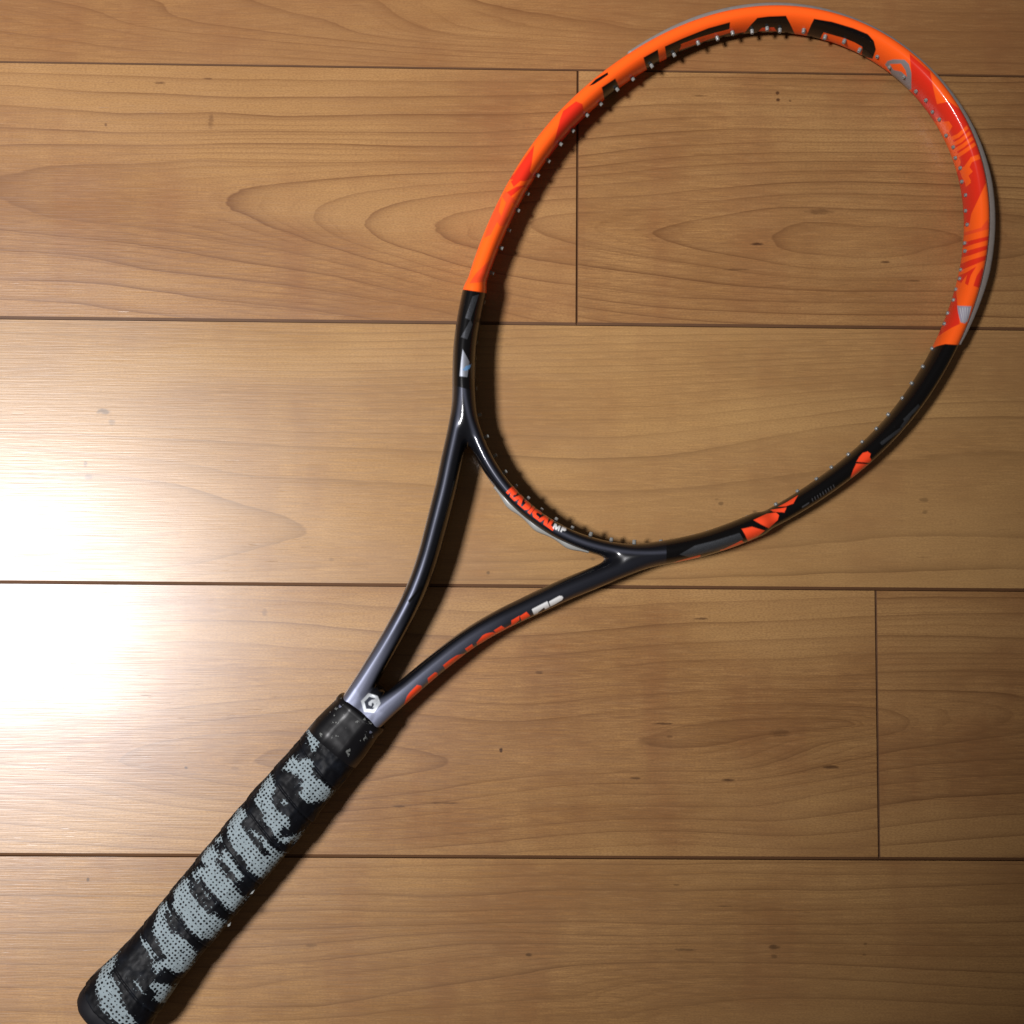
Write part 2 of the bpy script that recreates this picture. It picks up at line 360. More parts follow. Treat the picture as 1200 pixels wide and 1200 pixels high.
# ------------------------------------------------------------------ racket placement
ZB, ZT = 20.3, 0.0128                        # height of the axis at the butt, and how much it sinks per mm
ANG = math.radians(50.7388)
ORG = np.array([-204.631, -523.912])
AX = np.array([math.cos(ANG), math.sin(ANG)]); NV = np.array([-AX[1], AX[0]])
TILT = math.atan(ZT)
EU = np.array([AX[0] * math.cos(TILT), AX[1] * math.cos(TILT), -math.sin(TILT)])
EV = np.array([NV[0], NV[1], 0.0]); EW = np.cross(EU, EV)
O3 = np.array([ORG[0], ORG[1], ZB])
CPOS = np.array([CX, CY, CH])
def loc2(px, h=0.0):
    """picture point -> racket coordinates (u along the axis, v across) on its plane at height h"""
    d = ray(px)
    t = ((O3 + EW * h - CPOS) @ EW) / (d @ EW)
    p = CPOS + d * t[:, None] - (O3)
    return np.stack([p @ EU, p @ EV], 1)
root = bpy.data.objects.new('tennis_racket', None); scn.collection.objects.link(root)
root.matrix_world = Matrix([[EU[i], EV[i], EW[i], O3[i] * S] for i in range(3)] + [[0, 0, 0, 1]])
root['label'] = 'orange and black unstrung tennis racket with worn grey grip lying on the wooden floor'
root['category'] = 'tennis racket'

# ------------------------------------------------------------------ racket frame: centre lines and sections
HC = np.array([141.2, 1.567, 20.697, -1.717, 1.961, -0.343, -0.27]); U0 = 515.0
def hoop(th):
    th = np.asarray(th, float)
    r = sum(c * np.cos(k * th) for k, c in enumerate(HC))
    return np.stack([U0 + r * np.cos(th), r * np.sin(th)], -1)
def hoop_sec(th):
    c = np.cos(np.asarray(th, float))
    a = 5.45 - 0.45 * np.clip(c, 0, 1) ** 2 - 1.35 * np.clip(-c, 0, 1) ** 3
    b = 11.0 - 1.4 * np.clip(-c, 0, 1) ** 3
    return a, b
SH = np.array([(204, 6.7, 6.3, 12.2, 3.6), (213, 6.8, 6.2, 12.2, 3.4), (222, 8.0, 6.0, 12.1, 3.1), (230, 9.3, 5.8, 12.0, 2.8), (245, 11.8, 5.6, 11.9, 2.5),
    (259, 14.4, 5.55, 11.8, 2.3), (273.5, 17.6, 5.55, 11.6, 2.25), (286, 21.4, 5.6, 11.4, 2.2), (298.3, 26.2, 5.7, 11.2, 2.2), (308.5, 30.9, 5.8, 11.1, 2.2),
    (319.7, 36.2, 5.9, 11.0, 2.2), (332.8, 42.6, 5.9, 11.0, 2.2), (345.7, 49.5, 5.9, 11.0, 2.2), (361.7, 58.0, 5.8, 11.0, 2.2), (374.8, 66.0, 5.6, 11.0, 2.2),
    (386.9, 75.0, 5.4, 11.0, 2.2), (398, 83.2, 5.3, 11.0, 2.2), (410, 90.6, 5.3, 11.0, 2.2), (424, 98.5, 5.3, 11, 2.2)])
def resample(P, step):
    """smooth curve through rows of P (first two columns are u, v)"""
    n = len(P); out = []
    for i in range(n - 1):
        p0, p1, p2, p3 = P[max(i - 1, 0)], P[i], P[i + 1], P[min(i + 2, n - 1)]
        m = max(2, int(np.hypot(*(p2 - p1)[:2]) / step))
        for k in range(m):
            t = k / m
            out.append(0.5 * ((2 * p1) + (-p0 + p2) * t + (2 * p0 - 5 * p1 + 4 * p2 - p3) * t * t + (-p0 + 3 * p1 - 3 * p2 + p3) * t ** 3))
    out.append(P[-1]); return np.array(out)
VX = 0.40
GU0, GV0 = 198.0, -142.0
NU, NVV, NZ = int((700 - GU0) / VX), int(284 / VX), int(29 / VX)
gz = (np.arange(NZ) - NZ / 2 + 0.5) * VX
def stamp(C):
    """nearest-point distance and section (a, b, n) of a centre line on the grid"""
    D = np.full((NU, NVV), 99.0, np.float32); A = np.ones_like(D); B = np.ones_like(D); N = np.full_like(D, 2.0)
    R = 16.0
    for k in range(len(C) - 1):
        p, q = C[k], C[k + 1]
        lo_ = np.minimum(p[:2], q[:2]) - R; hi = np.maximum(p[:2], q[:2]) + R
        i0, i1 = max(0, int((lo_[0] - GU0) / VX)), min(NU, int((hi[0] - GU0) / VX) + 1)
        j0, j1 = max(0, int((lo_[1] - GV0) / VX)), min(NVV, int((hi[1] - GV0) / VX) + 1)
        if i1 <= i0 or j1 <= j0: continue
        u = GU0 + np.arange(i0, i1) * VX; v = GV0 + np.arange(j0, j1) * VX
        du, dv = q[0] - p[0], q[1] - p[1]; L2 = du * du + dv * dv
        t = np.clip(((u[:, None] - p[0]) * du + (v[None, :] - p[1]) * dv) / L2, 0, 1)
        d = np.hypot(u[:, None] - p[0] - t * du, v[None, :] - p[1] - t * dv)
        sub_ = D[i0:i1, j0:j1]; m = d < sub_
        sub_[m] = d[m]
        for arr, c in ((A, 2), (B, 3), (N, 4)):
            arr[i0:i1, j0:j1][m] = (p[c] + (q[c] - p[c]) * t)[m]
    return D, A, B, N
th = np.linspace(0, 2 * math.pi, 480)
hp = hoop(th); ha, hb = hoop_sec(th)
C_h = np.c_[hp, ha, hb, np.full(len(th), 2.25)]
C_s = resample(SH, 2.0)
C_s2 = C_s.copy(); C_s2[:, 1] *= -1
C_n = np.array([(199, 0, 12.4, 12.0, 4.0), (212, 0, 11.6, 11.9, 4.0), (219, 0, 9.0, 11.4, 3.2), (224, 0, 5.5, 10.5, 2.6)], float)
fields = [stamp(c) for c in (C_h, C_s, C_s2, C_n)]
dmin = np.minimum.reduce([f[0] - f[1] for f in fields])
I, J = np.nonzero(dmin < 2.6)
def sec(f, I, J):
    D, A, B, N = (x[I, J][:, None] for x in f)
    with np.errstate(over='ignore'):
        return ((np.abs(D / A) ** N + np.abs(gz[None, :] / B) ** N) ** (1 / N) - 1) * A
def smin(a, b, k):
    h = np.clip(0.5 + 0.5 * (b - a) / k, 0, 1)
    return b + (a - b) * h - k * h * (1 - h)
col = np.full((len(I), NZ), 3.0, np.float32)
CHK = 60000
for c0 in range(0, len(I), CHK):
    i, j = I[c0:c0 + CHK], J[c0:c0 + CHK]
    g = smin(sec(fields[1], i, j), sec(fields[2], i, j), 2.2)
    g = smin(g, sec(fields[3], i, j), 1.2)
    g = smin(g, sec(fields[0], i, j), 5.5)
    col[c0:c0 + CHK] = np.clip(g, -3, 3)
grid = np.full((NU, NVV, NZ), 3.0, np.float32)
grid[I, J, :] = col
import openvdb as vdb
fg = vdb.FloatGrid(3.0); fg.copyFromArray(grid)
pts, quads = fg.convertToQuads(isovalue=0.0)[:2]
del grid, col
V = np.array(pts, float) * VX + np.array([GU0, GV0, gz[0]])
Q = np.array(quads, np.int64)[:, ::-1]
# light smoothing of the extracted surface
e = np.concatenate([Q[:, [0, 1]], Q[:, [1, 2]], Q[:, [2, 3]], Q[:, [3, 0]]]); e = np.concatenate([e, e[:, ::-1]])
deg = np.bincount(e[:, 0], minlength=len(V)).astype(float)
for it in range(6):
    acc = np.stack([np.bincount(e[:, 0], weights=V[e[:, 1], k], minlength=len(V)) for k in range(3)], 1) / deg[:, None]
    V = V + (0.5 if it % 2 == 0 else -0.52) * (acc - V)

# ------------------------------------------------------------------ paint of the frame
def srgb(r, g, b):
    f = lambda c: (c / 255 / 12.92) if c / 255 <= 0.04045 else ((c / 255 + 0.055) / 1.055) ** 2.4
    return np.array([f(r), f(g), f(b)])
ORANGE = np.array([1.0, 0.118, 0.012]); RED = np.array([0.72, 0.028, 0.012]); RED2 = np.array([0.85, 0.075, 0.02])
BLACK = np.array([0.003, 0.003, 0.0035]); GREY = np.array([0.22, 0.235, 0.27]); GUN = np.array([0.085, 0.095, 0.150])
SIL = np.array([0.55, 0.57, 0.60]); HOTRED = np.array([0.95, 0.075, 0.022]); DGREY = np.array([0.030, 0.032, 0.036])
WHITE = np.array([0.75, 0.76, 0.76]); BLUE = np.array([0.08, 0.22, 0.42]); LILAC = np.array([0.36, 0.33, 0.42])
# throat: black lacquer, metallic grey on neck and shaft tops, crest highlights painted in
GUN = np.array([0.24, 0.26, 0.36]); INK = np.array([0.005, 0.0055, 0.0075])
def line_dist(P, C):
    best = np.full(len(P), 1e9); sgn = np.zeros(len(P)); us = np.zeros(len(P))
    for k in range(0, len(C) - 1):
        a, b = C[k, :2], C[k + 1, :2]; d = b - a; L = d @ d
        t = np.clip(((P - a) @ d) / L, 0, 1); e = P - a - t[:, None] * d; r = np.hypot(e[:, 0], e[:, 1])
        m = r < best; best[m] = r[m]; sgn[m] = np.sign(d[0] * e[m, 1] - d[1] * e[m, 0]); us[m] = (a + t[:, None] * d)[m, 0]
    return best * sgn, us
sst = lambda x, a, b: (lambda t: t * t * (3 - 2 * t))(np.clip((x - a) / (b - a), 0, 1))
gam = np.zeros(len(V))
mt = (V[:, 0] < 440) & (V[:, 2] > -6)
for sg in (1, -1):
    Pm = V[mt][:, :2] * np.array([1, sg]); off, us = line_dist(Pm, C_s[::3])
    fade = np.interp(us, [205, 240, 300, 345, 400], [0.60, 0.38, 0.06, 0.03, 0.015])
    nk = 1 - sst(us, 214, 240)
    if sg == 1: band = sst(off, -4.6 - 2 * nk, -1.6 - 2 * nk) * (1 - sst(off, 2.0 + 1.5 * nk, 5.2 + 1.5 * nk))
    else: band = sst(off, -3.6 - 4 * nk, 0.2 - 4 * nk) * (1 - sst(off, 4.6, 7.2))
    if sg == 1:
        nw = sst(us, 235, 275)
        band = band * (1 - nw) + nw * 2.2 * np.exp(-((off - 0.8) / 1.0) ** 2) * np.interp(us, [235, 300, 345, 400], [0.45, 1.6, 3.2, 6.0])  # narrow highlight along the left shaft's crest, painted into the colour
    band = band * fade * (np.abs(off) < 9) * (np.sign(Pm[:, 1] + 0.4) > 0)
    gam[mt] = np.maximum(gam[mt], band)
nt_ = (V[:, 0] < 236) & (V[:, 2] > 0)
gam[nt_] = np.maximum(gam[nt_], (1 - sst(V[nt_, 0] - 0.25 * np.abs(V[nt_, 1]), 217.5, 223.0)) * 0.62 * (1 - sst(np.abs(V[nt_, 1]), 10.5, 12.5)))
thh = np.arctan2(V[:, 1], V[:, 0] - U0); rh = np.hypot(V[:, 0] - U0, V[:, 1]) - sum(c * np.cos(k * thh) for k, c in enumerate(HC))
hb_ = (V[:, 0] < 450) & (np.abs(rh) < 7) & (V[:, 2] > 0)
gam[hb_] = np.maximum(gam[hb_], 0.16 * np.exp(-((rh[hb_] - 0.6) / 1.0) ** 2) * (V[hb_, 0] < 400))  # painted highlight line on the bridge, just outside its centre line
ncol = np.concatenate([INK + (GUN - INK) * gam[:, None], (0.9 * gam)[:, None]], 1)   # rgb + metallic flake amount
def inside_sd(P, poly):
    n = len(poly); ins = np.zeros(len(P), bool); dm = np.full(len(P), 1e9)
    for k in range(n):
        a, b = poly[k], poly[(k + 1) % n]
        if a[1] != b[1]:
            c = ((a[1] > P[:, 1]) != (b[1] > P[:, 1])) & (P[:, 0] < (b[0] - a[0]) * (P[:, 1] - a[1]) / (b[1] - a[1]) + a[0])
            ins ^= c
        d = b - a; L = max(d @ d, 1e-9)
        t = np.clip(((P - a) @ d) / L, 0, 1)
        dm = np.minimum(dm, np.hypot(*(P - a - t[:, None] * d).T))
    return np.where(ins, -dm, dm)
_W = O3 + V[:, :1] * EU + V[:, 1:2] * EV + V[:, 2:] * EW
_Cc = (_W - CPOS) @ CR
VP = np.stack([600 + FPX * _Cc[:, 0] / -_Cc[:, 2], 600 - FPX * _Cc[:, 1] / -_Cc[:, 2]], 1) / 2.1   # unit: about a millimetre
def paint(poly, colr, metal=0.0, h=7.0, soft=0.42, top=None, grow=0.0):
    pl = np.asarray(poly, float) / 2.1
    lo_, hi = pl.min(0) - 1, pl.max(0) + 1
    m = (VP[:, 0] > lo_[0]) & (VP[:, 0] < hi[0]) & (VP[:, 1] > lo_[1]) & (VP[:, 1] < hi[1])
    if top is not None: m &= V[:, 2] > top
    idx = np.nonzero(m)[0]
    if not len(idx): return
    sd = inside_sd(VP[idx], pl)
    al = np.clip(0.5 - (sd - grow) / soft, 0, 1)[:, None]
    ncol[idx] = ncol[idx] * (1 - al) + np.r_[colr, metal] * al
r1 = lambda L: [(600 + x / 4, y / 4) for x, y in L]
r2 = lambda L: [(900 + x / 4, y / 4) for x, y in L]
r3 = lambda L: [(500 + x / 4, 200 + y / 4) for x, y in L]
r4 = lambda L: [(950 + x / 4.8, 250 + y / 4.8) for x, y in L]
r5 = lambda L: [(850 + x / 4.8, 450 + y / 4.8) for x, y in L]
r7 = lambda L: [(650 + x / 4.8, 530 + y / 4.8) for x, y in L]
rj = lambda L: [(510 + x / 12, 400 + y / 12) for x, y in L]
rk = lambda L: [(390 + x / 12, 770 + y / 12) for x, y in L]
rs = lambda L: [(459.4 + x / 8.571, 738.8 + y / 8.571) for x, y in L]
rt = lambda L: [(559.4 + x / 10, 678.8 + y / 10) for x, y in L]
# black bands
paint([(440, 330), (700, 330), (640, 462), (551, 457), (537, 453), (505, 450)], BLACK)
paint([(781, 590), (781, 700), (900, 760), (1200, 420), (1121, 400), (1097, 398), (900, 560)], BLACK)
# orange head
paint([(440, 338), (546, 339.5), (556, 341), (570, 343.5), (700, 344), (1090, 410), (1097, 406), (1102, 404.5), (1108, 403.2), (1121, 404), (1300, 425), (1300, -160), (440, -160)], ORANGE)
# grey marks in the black band, left side
paint(rj([(385, 110), (480, 290), (450, 500), (340, 490), (360, 300)]), GREY, 0.6)
for k in range(4):
    paint(rj([(385 + 26 * k, 400 + 12 * k - 6 * k * k), (440 + 22 * k, 340 - 8 * k), (450 + 22 * k, 350 - 8 * k), (397 + 26 * k, 412 + 12 * k - 6 * k * k)]), BLUE, 0.0, soft=0.3)
paint(rj([(500, 330), (570, 290), (580, 480), (560, 560), (510, 520)]), DGREY, 0.4)
paint(r3([(215, 590), (245, 580), (205, 700), (180, 690)]), DGREY, 0.5)
paint(r3([(205, 700), (215, 720), (190, 790), (160, 780)]), DGREY, 0.5)
# red flames on the left side
paint(r1([(240, 520), (300, 475), (330, 488), (340, 540), (320, 600), (240, 690), (160, 775), (130, 800), (180, 720), (205, 640), (225, 560)]), RED)
paint(r1([(10, 815), (60, 740), (104, 680), (92, 770), (84, 800), (100, 835), (60, 850), (-20, 840)]), RED)
for (a, b) in (((0, 850), (115, 812)), ((-25, 905), (100, 862)), ((-55, 960), (70, 905)), ((-75, 1010), (52, 955))):
    paint(r1([(a[0] - 6, a[1]), (a[0] + 45, a[1] - 30), (b[0], b[1]), (b[0] - 8, b[1] + 28), (b[0] - 50, b[1] + 14), (a[0] + 8, a[1] + 26)]), RED if a[1] < 940 else RED2)
paint(r3([(370, 95), (405, 130), (440, 150), (425, 205), (385, 250), (345, 262), (330, 240), (300, 300), (270, 315), (300, 220), (335, 150)]), RED2)
paint(r3([(352, 120), (372, 150), (350, 215), (338, 190)]), ORANGE)
paint(r3([(400, 150), (415, 160), (385, 215), (372, 220)]), ORANGE)
paint(r3([(200, 528), (232, 480), (330, 385), (345, 400), (300, 545), (282, 520)]), RED2)
# lettering on the top of the head, left to right: H E A D
paint([(690, 101), (698, 93), (712, 84.5), (713, 87.5), (703, 94.5), (696, 99)], BLACK)
paint([(705, 102.5), (721, 92), (725, 101), (729, 113), (714, 126), (708, 116), (706.5, 107)], BLACK)
paint([(754, 67.5), (771, 58), (773, 74), (775, 84), (762, 91), (757, 78)], BLACK)
paint([(779, 54.5), (800, 45), (830, 33), (855.5, 26), (855, 34), (830, 42), (798, 53.5), (796, 60), (812, 57), (835, 47), (858, 40), (872, 37.5), (872, 58), (783, 84), (781, 66)], BLACK)
paint([(872, 39), (880, 29), (887.5, 21), (900, 19.3), (921, 18.5), (926, 28), (932, 41), (932, 52), (870, 54)], BLACK)
paint(r1([(792, 207), (870, 178), (950, 154), (1022, 137), (1024, 146), (950, 170), (795, 227)]), ORANGE, soft=0.35)
paint([(797, 58.5), (837, 44), (857, 38), (859, 48), (860, 62), (800, 88), (789, 74)], BLACK)
paint([(889, 36.5), (893, 32.5), (907, 32), (910, 36.5)], RED2, soft=0.4)
paint([(946, 40), (950, 30), (954, 22), (975, 25.5), (1000, 33), (1017, 40), (1024, 48), (1026.5, 58), (1022.5, 69), (1010, 66), (1010.5, 55), (1002, 50), (990, 45), (965, 38), (962.5, 47), (955, 56), (944, 50)], BLACK)
paint([(964, 39.5), (980, 43), (995, 48), (1009, 55), (1008, 60), (1004, 61), (985, 54), (961, 46)], ORANGE, soft=0.35)
# grey emblem after the lettering
paint([(1040, 71.5), (1047, 69.5), (1060, 70), (1065, 75), (1070, 92), (1071, 104), (1055, 108), (1047, 92), (1041, 80), (1037, 76)], np.array([.25, .23, .235]), 0.1)
paint([(1042.5, 75), (1056, 74.5), (1061, 82), (1063, 90), (1056, 84), (1047, 82)], ORANGE, soft=0.35)
# red camouflage on the right side
paint([(1066, 63), (1090, 84), (1094, 105), (1098, 122), (1112, 119), (1125, 128), (1137, 146), (1147, 168), (1154, 190), (1155.5, 214), (1149, 228), (1137, 253), (1135, 265), (1120, 266), (1118, 225), (1120, 207), (1126, 190), (1115, 160), (1108, 148), (1095, 142), (1078, 130), (1068, 108), (1068, 85)], RED)
paint([(1100, 143), (1112, 142), (1116, 148), (1112, 155), (1104, 153)], ORANGE)
paint([(1096, 137), (1103, 139), (1110, 158), (1104, 160)], ORANGE)
for k in range(4):
    paint([(1111 + 3 * k, 162 + 6.5 * k), (1122 + 2.6 * k, 157 + 6 * k), (1133 + 3.0 * k, 147 + 6.5 * k), (1135 + 3 * k, 150.5 + 6.5 * k), (1124 + 2.6 * k, 161 + 6 * k), (1113 + 3 * k, 166 + 6.5 * k)], ORANGE)
paint([(1124, 198), (1130, 195), (1138, 184), (1147, 181), (1149, 186), (1139, 190), (1136, 196), (1140, 201), (1135, 206), (1138, 212), (1131, 215), (1127, 207)], ORANGE)
paint([(1131, 216), (1136, 211), (1138, 214), (1132, 219)], ORANGE)
paint(r4([(850, -10), (905, -10), (893, 60), (850, 75)]), RED)
paint(r4([(850, 112), (890, 100), (960, 80), (995, 35), (1004, 60), (1004, 88), (930, 108), (850, 130)]), RED2)
paint(r4([(850, 170), (900, 152), (1003, 128), (1000, 150), (920, 172), (850, 196)]), RED)
paint(r4([(840, 225), (900, 205), (1000, 178), (995, 203), (900, 235), (840, 252)]), RED)
paint(r4([(830, 290), (900, 262), (990, 235), (985, 262), (930, 285), (870, 310), (820, 328)]), RED)
paint(r4([(800, 362), (870, 335), (930, 300), (900, 350), (885, 405), (868, 395), (880, 345), (845, 392)]), RED)
paint(r4([(915, 408), (935, 350), (965, 305), (975, 325), (950, 420)]), RED)
paint(r4([(780, 440), (818, 432), (826, 520), (838, 622), (790, 645), (745, 672), (720, 690), (700, 660)]), RED)
paint(r4([(824, 520), (905, 523), (890, 590), (868, 620), (843, 612), (830, 560)]), LILAC, 0.2)
for k in range(5):
    paint(r4([(836 + 15 * k, 530), (842 + 15 * k, 530), (858 + 6 * k, 612), (855 + 6 * k, 612)]), SIL, 0.2, soft=0.3)
# orange shards in the lower black part
paint(r5([(738, 437), (752, 412), (772, 388), (800, 380), (818, 392), (812, 412), (822, 428), (814, 444)]), HOTRED)
paint(r5([(736, 447), (814, 452), (795, 480), (772, 512), (728, 530), (704, 526), (718, 486)]), HOTRED)
paint(r5([(158, 765), (232, 730), (285, 722), (302, 738), (295, 765), (245, 812), (198, 788)]), HOTRED)
paint(r5([(92, 815), (150, 803), (222, 825), (180, 860), (128, 885), (112, 850)]), HOTRED)
paint(r5([(-20, 905), (60, 858), (108, 892), (40, 925), (-30, 940)]), HOTRED)
paint(r5([(252, 708), (345, 694), (332, 722), (270, 718)]), HOTRED)
paint(r5([(296, 690), (340, 668), (408, 626), (382, 672), (340, 688)]), HOTRED)
paint(r7([(650, 628), (700, 610), (820, 578), (818, 592), (740, 615), (655, 640)]), HOTRED, h=2)
paint(r7([(705, 575), (790, 525), (900, 498), (1040, 455), (1062, 490), (1020, 512), (950, 545), (850, 565), (760, 590)]), np.array([.05, .055, .062]), 0.6)
for a, b in (((1000, 200), (1085, 115)), ((985, 240), (1030, 180)), ((870, 330), (985, 245))):
    paint(r5([(a[0], a[1]), (b[0], b[1]), (b[0] + 10, b[1] + 12), (a[0] + 12, a[1] + 14)]), DGREY, 0.4)
for k in range(9):
    x, y = 485 + 15 * k, 645 - 9.5 * k
    paint(r5([(x, y), (x + 4, y - 2), (x + 12, y + 16), (x + 8, y + 19)]), np.array([.07, .07, .075]), 0.1, soft=0.3)
paint(r5([(430, 690), (470, 665), (474, 671), (434, 698)]), np.array([.06, .06, .065]), soft=0.3)
# lettering on the throat bridge (RADICAL MP), drawn on a unit cell 1 wide, 1 high
GL = {
 'R': [[(0, 0), (.25, 0), (.25, .35), (.45, .35), (.68, 0), (1, 0), (.75, .4), (.95, .6), (.9, .95), (.7, 1), (0, 1)]],
 'A': [[(-.05, 0), (.25, 0), (.5, .62), (.72, 0), (1.05, 0), (.68, 1), (.34, 1)]],
 'D': [[(0, 0), (.65, 0), (.98, .3), (.98, .7), (.65, 1), (0, 1), (0, .72), (.28, .72), (.28, 0)]],
 'I': [[(.1, 0), (.9, 0), (.9, 1), (.1, 1)]],
 'C': [[(.95, 0), (.4, 0), (.02, .3), (.02, .7), (.4, 1), (.95, 1), (.95, .72), (.5, .7), (.36, .5), (.5, .3), (.95, .28)]],
 'L': [[(0, 0), (1, 0), (1, .28), (.32, .28), (.32, 1), (0, 1)]],
 'M': [[(0, 0), (.2, 0), (.2, .6), (.4, 0), (.6, 0), (.8, .6), (.8, 0), (1, 0), (1, 1), (.7, 1), (.5, .5), (.3, 1), (0, 1)]],
 'P': [[(0, 0), (.28, 0), (.28, .35), (.8, .38), (1, .6), (.9, 1), (0, 1)]]}
def path_text(txt, base, height, colr, widths, gap=0.9, grow=0.22):
    """letters along a picture-space baseline; up is to the left of the direction of travel mirrored to the loop side"""
    B = np.array(base, float); seg = np.r_[0, np.cumsum(np.hypot(*np.diff(B, axis=0).T))]
    tot = sum(widths) + gap * (len(txt) - 1); k = seg[-1] / tot; s = 0
    for ch, wd in zip(txt, widths):
        for poly in GL[ch]:
            out = []
            for x, y in poly:
                a = (s + x * wd) * k
                p = np.array([np.interp(a, seg, B[:, 0]), np.interp(a, seg, B[:, 1])])
                q = np.array([np.interp(a + 1, seg, B[:, 0]), np.interp(a + 1, seg, B[:, 1])]) - np.array([np.interp(a - 1, seg, B[:, 0]), np.interp(a - 1, seg, B[:, 1])])
                q /= np.hypot(*q)
                out.append(p + np.array([q[1], -q[0]]) * y * height)
            paint(out, colr, 0.0, soft=0.4, top=0, grow=grow)
        s += wd + gap
path_text('RADICAL', [(593.5, 577), (601, 585), (611, 594), (622, 603), (634, 612), (647.5, 621.5)], 10.5, HOTRED, [7, 8, 7, 2.6, 7, 8, 6])
path_text('MP', [(647.5, 619), (654, 622), (662, 625)], 6.5, WHITE, [7, 5], 1.4, 0.0)
# large lettering on the shaft: RADICAL MP, its lower half turned down over the edge
for L in ([(120, 745), (150, 660), (180, 620), (250, 548), (290, 553), (302, 570), (292, 600), (180, 730)],
          [(358, 480), (430, 420), (455, 425), (458, 460), (400, 530), (365, 530)],
          [(512, 350), (580, 295), (650, 250), (735, 232), (735, 262), (660, 330), (545, 400)],
          [(733, 185), (802, 138), (832, 180), (775, 240)],
          [(852, 160), (880, 105), (920, 60), (965, 30), (1010, 18), (1062, 40), (980, 76), (900, 150)]):
    paint(rs(L), HOTRED, h=6)
for L in ([(-10, 745), (60, 660), (100, 638), (150, 626), (240, 628), (200, 662), (100, 725), (10, 800)],
          [(193, 600), (280, 546), (325, 572), (400, 530), (398, 484), (492, 428), (492, 480), (420, 545), (330, 600), (240, 650)],
          [(498, 432), (575, 383), (622, 432), (520, 490)]):
    paint(rt(L), HOTRED, h=6)
for L in ([(638, 352), (820, 258), (848, 325), (795, 355), (782, 330), (715, 385), (712, 400), (665, 420)],
          [(838, 262), (960, 196), (990, 196), (1006, 216), (994, 242), (905, 296), (858, 320)]):
    paint(rt(L), WHITE, h=6)
# hexagonal emblem on the throat
hx = [(500, 508), (632, 550), (672, 652), (582, 782), (438, 770), (396, 618)]
paint(rk(hx), np.array([.62, .66, .70]), 0.5, h=11)
cx_, cy_ = 533, 645
paint(rk([(cx_ + (x - cx_) * .66, cy_ + (y - cy_) * .66) for x, y in hx]), np.array([.03, .035, .05]), 0.2, h=11, soft=0.35)
paint(rk([(602, 590), (622, 640), (596, 700), (560, 712), (582, 665), (565, 640), (548, 650), (545, 690), (505, 675), (500, 640), (540, 604)]), np.array([.62, .66, .70]), 0.5, h=11, soft=0.35)
paint(rk([(598, 560), (640, 585), (655, 640), (625, 640), (605, 610)]), np.array([.62, .66, .70]), 0.5, h=11, soft=0.35)
# black hair-line marks on the left shaft
paint([(478, 704), (487, 694), (494, 686), (495, 690), (486, 699), (480, 707)], BLACK)

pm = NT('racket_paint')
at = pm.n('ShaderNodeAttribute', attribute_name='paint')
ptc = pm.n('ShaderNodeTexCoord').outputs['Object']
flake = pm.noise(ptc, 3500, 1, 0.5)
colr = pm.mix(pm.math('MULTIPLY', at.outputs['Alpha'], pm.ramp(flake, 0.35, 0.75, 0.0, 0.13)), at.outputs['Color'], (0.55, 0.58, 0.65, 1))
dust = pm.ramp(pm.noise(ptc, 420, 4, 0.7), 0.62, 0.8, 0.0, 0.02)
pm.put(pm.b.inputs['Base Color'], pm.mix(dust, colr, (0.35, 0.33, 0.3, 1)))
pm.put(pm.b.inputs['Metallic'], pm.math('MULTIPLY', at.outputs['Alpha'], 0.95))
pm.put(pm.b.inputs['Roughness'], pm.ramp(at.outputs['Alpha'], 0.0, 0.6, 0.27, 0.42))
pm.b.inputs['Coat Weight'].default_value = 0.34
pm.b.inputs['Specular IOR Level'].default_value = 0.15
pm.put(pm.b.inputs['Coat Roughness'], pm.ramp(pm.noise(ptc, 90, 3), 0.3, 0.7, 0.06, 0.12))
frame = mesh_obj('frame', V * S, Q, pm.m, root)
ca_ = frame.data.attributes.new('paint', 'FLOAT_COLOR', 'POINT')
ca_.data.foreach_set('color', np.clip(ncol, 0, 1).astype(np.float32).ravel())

# ------------------------------------------------------------------ head guard, grommet strips and grommets
def sweep(name, cen, nrm, prof, mat, parent=root, closed_prof=True, cap=True, taper=None):
    """sweep a profile (offset along nrm, height) along points cen"""
    n, k = len(cen), len(prof); VV = []
    for i in range(n):
        sc = 1.0 if taper is None else taper[i]
        for (a, z) in prof:
            VV.append((cen[i][0] + nrm[i][0] * (a if taper is None else a * sc), cen[i][1] + nrm[i][1] * (a if taper is None else a * sc), z))
    F = []
    for i in range(n - 1):
        for q in range(k if closed_prof else k - 1):
            r = (q + 1) % k
            F.append((i * k + q, (i + 1) * k + q, (i + 1) * k + r, i * k + r))
    if cap: F += [tuple(range(k)), tuple((n - 1) * k + q for q in reversed(range(k)))]
    return mesh_obj(name, np.array(VV) * S, F, mat, parent)
def hoop_normal(th):
    d = hoop(th + 1e-3) - hoop(th - 1e-3)
    nrm = np.stack([d[..., 1], -d[..., 0]], -1)
    return nrm / np.linalg.norm(nrm, axis=-1, keepdims=True)
def th_of(px):
    L = loc2(px); return np.arctan2(L[:, 1], L[:, 0] - U0)
guard_m = simple('guard_plastic', (0.20, 0.175, 0.16), 0.5)
gn_ = guard_m.noise(guard_m.n('ShaderNodeTexCoord').outputs['Object'], 300, 4, 0.7)
guard_m.put(guard_m.b.inputs['Base Color'], guard_m.mix(gn_, (0.16, 0.138, 0.125, 1), (0.24, 0.212, 0.195, 1)))
tg = th_of([(735, 62), (1122, 405)])
tt = np.linspace(tg[1], tg[0], 160)
cen = hoop(tt); nr = hoop_normal(tt); ga, gb = hoop_sec(tt)
end = np.clip(np.minimum(np.arange(160), 159 - np.arange(160)) / 22.0, 0, 1) ** 0.8
